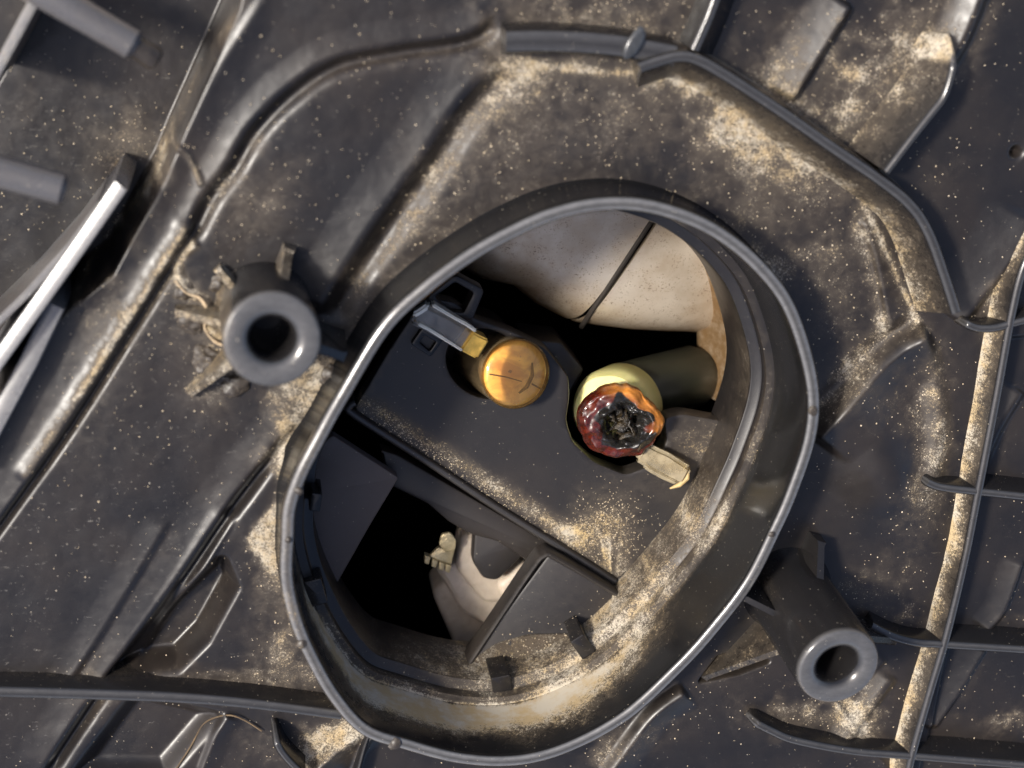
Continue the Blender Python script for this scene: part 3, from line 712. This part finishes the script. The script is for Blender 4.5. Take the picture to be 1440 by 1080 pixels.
# melted bulb
mb = P(868, 588, -1.5)
melt = empty('melted_bulb', P(880, 570, -2.6), 'melted and charred bulb with glossy dark red rim and black crater', 'bulb')
M_CREAM = simple('cream_bulb_glass', (.66, .61, .27), .3, sss=.2, col2=(.58, .56, .22), vscale=3)
lathe('bulb_body', P(888, 560, -3.0), P(856, 578, -1.75)-P(888, 560, -3.0), [(.40, 0), (.58, .15), (.64, .6), (.64, 1.15), (.61, 1.30), (.55, 1.42), (.3, 1.5), (0, 1.52)], M_CREAM, melt, 48, 0, .04)
M_MELT, t_, b_s = nt('melted_amber'); g = G(t_); vec = g.n('ShaderNodeTexCoord').outputs['Object']
ch = g.n('ShaderNodeAttribute', attribute_name='char').outputs['Fac']; og = g.n('ShaderNodeAttribute', attribute_name='orange').outputs['Fac']
nn1 = g.noise(vec, 7, 5, .7)
c = g.mix(g.sm(nn1, .35, .65), (.075, .008, .0025), (.022, .004, .002)); c = g.mix(og, c, (.55, .21, .04))
chm = g.sm(g.math('MULTIPLY_ADD', g.math('SUBTRACT', nn1, .5), .5, ch), .35, .6)
c = g.mix(chm, c, (.010, .009, .008)); g.l(c, b_s.inputs['Base Color'])
g.l(g.sm(g.noise(vec, 11, 4, .6), 35e-2, .65, .18, .45), b_s.inputs['Roughness']); g.l(g.math('MULTIPLY_ADD', chm, -.33, .36), b_s.inputs['Coat Weight']); b_s.inputs['Coat Roughness'].default_value = .08
b_s.inputs['Subsurface Weight'].default_value = .08; b_s.inputs['Subsurface Radius'].default_value = (.5, .12, .05); b_s.inputs['Subsurface Scale'].default_value = .25
bp_ = g.n('ShaderNodeBump'); bp_.inputs['Strength'].default_value = .22; bp_.inputs['Distance'].default_value = .05
g.l(g.noise(vec, 6, 3, .5), bp_.inputs['Height']); g.l(bp_.outputs[0], b_s.inputs['Normal'])
bm = bmesh.new(); bmesh.ops.create_icosphere(bm, subdivisions=6, radius=1)
mc = P(870, 591, -1.42); mx = Vector((1, -.35, 0)).normalized(); my = Vector((-mx.y, mx.x, 0)); mzv = (Vector(CAM)-mc).normalized()*.4+Vector((0, 0, 1)); mzv.normalize()
V = []; CH = []; OR = []
for v in bm.verts:
    p = v.co.normalized(); rr = math.hypot(p.x, p.y); an = math.atan2(p.y, p.x)
    out = 1+.10*mnoise.noise(Vector((math.cos(an)*1.6, math.sin(an)*1.6, 2)))+.05*mnoise.noise(Vector((math.cos(an)*5, math.sin(an)*5, 5)))
    z = p.z*.42
    cx, cy = p.x-.08, p.y+.0; rc_ = math.hypot(cx*1.05, cy*1.1)
    if p.z > 0:
        crater = 1-sst(.18, .72, np.float64(rc_))
        z = .34*math.sqrt(max(0, p.z))**.8
        inn = float(1-sst(.50, .80, np.float64(rc_)))
        z += -.48*float(crater)+(.16*mnoise.noise(p*3.1+Vector((4, 0, 0)))+.14*abs(mnoise.noise(p*4))+.05*mnoise.noise(p*9))*inn
        z += .06*mnoise.noise(p*2.6+Vector((0, 9, 0)))+.012*mnoise.noise(p*7)
        z += .22*max(0, .5-abs(rc_-.45)*3)*max(0, -p.x*.5+p.y*.8+.3)*(.6+mnoise.noise(p*5))
    q_ = mc+mx*p.x*.655*out+my*p.y*.56*out+mzv*z
    V.append(q_)
    CH.append((1-float(sst(.55, .90, np.float64(rc_+.42*mnoise.noise(p*1.9+Vector((2, 5, 1)))))))*1.0 if p.z > -.2 else 0)
    OR.append(float(sst(.15, .75, np.float64(p.x*.45+p.y*.85)))*float(sst(.55, .95, np.float64(rr)))*(.9+.5*mnoise.noise(p*4)))
o = mk('melted_tip', V, [tuple(x.index for x in f.verts) for f in bm.faces], M_MELT, melt, 0, 0); bm.free()
put_dust(o.data, CH, 'char'); put_dust(o.data, np.clip(OR, 0, 1), 'orange')
# charred flakes curling in the crater
M_CHAR = simple('charred_flake', (.008, .007, .006), .30, col2=(.035, .024, .011), vscale=9, bump=.03)
for i in range(30):
    a = random.uniform(0, 6.28); r_ = random.uniform(.03, .42); c_ = mc+mx*(.10+r_*math.cos(a))*.62+my*(-.02+r_*math.sin(a))*.6+mzv*random.uniform(.05, .2)
    d = Vector((random.uniform(-1, 1), random.uniform(-1, 1), random.uniform(-.2, .8))).normalized(); s_ = d.cross(Vector((random.random(), random.random(), .5))).normalized(); u = d.cross(s_)
    l_, w_ = random.uniform(.14, .34), random.uniform(.03, .08); V = []; F = []
    for k in range(6):
        t = k/5-.5; wv = w_*(1-abs(t)*1.4)
        bend = u*(t*t*l_*1.6)
        V += [c_+d*t*l_+s_*wv+bend, c_+d*t*l_-s_*wv+bend, c_+d*t*l_+s_*wv*.8+bend-u*.02, c_+d*t*l_-s_*wv*.8+bend-u*.02]
    for k in range(5):
        b0, b1 = k*4, k*4+4; F += [(b0, b0+1, b1+1, b1), (b0+2, b1+2, b1+3, b0+3), (b0, b1, b1+2, b0+2), (b0+1, b0+3, b1+3, b1+1)]
    F += [(0, 2, 3, 1), (20, 21, 23, 22)]
    mk('char_flake', V, F, M_CHAR, melt, 0, 60)
M_TAN = thin_glass('tan_bulb_wedge', (.82, .73, .52), (.46, .385, .25), .50, .12)
wedge('glass_wedge', P(898, 632, -1.50), P(966, 668, -1.36), .34, .24, M_TAN, melt, .06, .03)
wedge('wedge_edge_strip', P(905, 652, -1.46), P(950, 676, -1.38), .07, .20, M_TAN, melt, .02, .04)
# dark olive shade behind the melted bulb
lathe('bulb_shade', P(992, 524, -3.1), P(905, 548, -2.75)-P(992, 524, -3.1), [(.40, 0), (.50, .2), (.52, 1.5), (.49, 1.58), (.43, 1.58), (.40, .3), (0, .25)], simple('olive_shade', (.012, .0125, .007), .5, var=.3), house, 40, 0)

# ------------------------------------------------------------------ deep inside: white connector and spring clip
conn = empty('wire_connector', P(670, 850, -4.4), 'blurred white plastic connector seen deep in the dark lower opening', 'connector')
def blob_poly(name, px, z, th, mat, parent, bev=.10): return plate(name, round_poly(PX(px, z), .12), [], z-th, mat, parent, bev, 0, 60)
blob_poly('connector_body', [(608, 836), (640, 800), (760, 850), (760, 930), (690, 960), (640, 910)], -2.9, .8, M_WHITE, conn)
blob_poly('connector_latch', [(612, 800), (652, 790), (742, 858), (712, 900), (650, 862)], -2.45, .5, M_WHITE, conn)
blob_poly('connector_post', [(650, 752), (676, 752), (712, 810), (722, 850), (680, 850), (640, 800)], -2.35, .6, M_WHITE, conn)
blob_poly('connector_post', [(698, 822), (738, 792), (800, 830), (770, 880), (716, 862)], -2.25, .7, M_WHITE, conn)
clip = empty('spring_clip', P(620, 770, -2.3), 'small dull metal spring clip with teeth beside the white connector', 'clip')
plate('clip_head', round_poly(PX([(621, 751), (634, 749), (642, 760), (640, 774), (626, 778), (617, 766)], -2.05), .04), [], -2.10, M_METAL, clip, .02, 0)
plate('clip_body', round_poly(PX([(603, 783), (616, 770), (640, 772), (634, 797)], -2.15), .03), [], -2.22, M_METAL, clip, .02, 0)
for px, py in ((602, 785), (612, 790), (622, 794), (631, 797)):
    plate('clip_tooth', PX([(px-4, py-4), (px+4, py-1), (px+1, py+9), (px-5, py+7)], -2.10+.02*(px % 3)), [], -2.2, M_METAL, clip, .01, 0)

# ------------------------------------------------------------------ loose bits
M_STRAW = simple('dry_straw', (.42, .30, .13), .6, var=.3)
sp_ = PX([(968, 660), (966, 672), (955, 682), (942, 687)], -1.32)
o = tube('straw_sliver', sp_, [.02, .045, .04, .012], M_STRAW, None, 8); tag(o, 'pale yellow straw sliver at the end of the melted bulb wedge', 'straw')
hp = [P(a, b, heat(P(a, b).x, P(a, b).y)[0]+.05) for a, b in ((246, 1084), (268, 1050), (285, 1020), (303, 1009), (325, 1006), (346, 1014), (368, 1028))]
o = tube('plant_fibre', catmull(hp, 6), .013, simple('brown_fibre', (.16, .11, .06), .5, var=.6, vscale=1.2), None, 6); tag(o, 'thin curved brown plant fibre lying below the rib in the lower left corner', 'fibre')
for (pts, lab) in ([[(246, 395), (262, 412), (282, 420), (292, 440), (288, 462), (302, 480), (330, 492)], 'frayed tan cobweb strand beside the left screw boss'],):
    q_ = catmull([P(a, b, heat(P(a, b).x, P(a, b).y)[0]+.06) for a, b in pts], 6)
    o = tube('cobweb_strand', q_, [.010+.028*abs(mnoise.noise(p*5)) for p in q_], simple('dusty_web', (.50, .38, .24), .9, var=.4, vscale=8, bump=.03), None, 7); tag(o, lab, 'cobweb')

# grit
octv = np.array([(1, 0, 0), (-1, 0, 0), (0, 1, 0), (0, -1, 0), (0, 0, 1), (0, 0, -1)], float)
octf = [(0, 2, 4), (2, 1, 4), (1, 3, 4), (3, 0, 4), (2, 0, 5), (1, 2, 5), (3, 1, 5), (0, 3, 5)]
pos = []
while len(pos) < 3600:
    x, y = random.uniform(X0+.2, X1-.2), random.uniform(Y0+.2, Y1-.2); h, d = heat(x, y)
    i = min(int(round((x-X0)/STP)), nx-1); j = min(int(round((y-Y0)/STP)), ny-1)
    if sd_rim[j, i] < .12 or h < -3: continue
    if random.random() < .01+d*.9: pos.append((x, y, h+.004, random.uniform(.004, .011)))
for _ in range(500):
    t = random.betavariate(1.4, 2.2); p = A_.lerp(B_, t)+N_*abs(random.gauss(.10, .08)); pos.append((p.x, p.y, ZP+.005, random.uniform(.004, .010)))
for _ in range(600):
    p = corner+Vector((random.gauss(0, .35), random.gauss(0, .32), 0))
    if (p-A_).dot(N_) > .08: pos.append((p.x, p.y, ZP+.005, random.uniform(.004, .010)))
for _ in range(700):
    u = random.random(); p = P(690+u*220, 960-u*90+random.gauss(0, 25), -1.24); pos.append((p.x, p.y, -1.23, random.uniform(.005, .011)))
V = []; F = []
for x, y, z, s_ in pos:
    sc = np.array([random.uniform(.6, 1.5), random.uniform(.6, 1.5), random.uniform(.5, 1.1)])*s_; a = random.uniform(0, 6.28); ca, sa = math.cos(a), math.sin(a)
    q_ = octv*sc; q_ = np.stack([q_[:, 0]*ca-q_[:, 1]*sa, q_[:, 0]*sa+q_[:, 1]*ca, q_[:, 2]], 1)+np.array((x, y, z)); b0 = len(V); V += q_.tolist(); F += [(f[0]+b0, f[1]+b0, f[2]+b0) for f in octf]
M_GRIT = simple('sand_grain', (.46, .36, .22), .45, col2=(.60, .51, .38), vscale=30)
o = mk('sand_grains', np.array(V), F, M_GRIT, None, 0, 0); tag(o, 'fine tan sand grains scattered over the dusty plastic', 'sand', None, 'stuff')
for p in o.data.polygons: p.use_smooth = False

# ------------------------------------------------------------------ ground under the housing
me = bpy.data.meshes.new('ground'); me.from_pydata([(-150, -150, -12.4), (150, -150, -12.4), (150, 150, -12.4), (-150, 150, -12.4)], [], [(0, 1, 2, 3)])
me.materials.append(simple('pale_concrete', (.55, .47, .38), .9, var=.4, vscale=.8, col2=(.36, .30, .24)))
o = bpy.data.objects.new('ground', me); COL.objects.link(o); tag(o, 'pale sunlit concrete ground far below the housing', 'ground', None, 'structure')
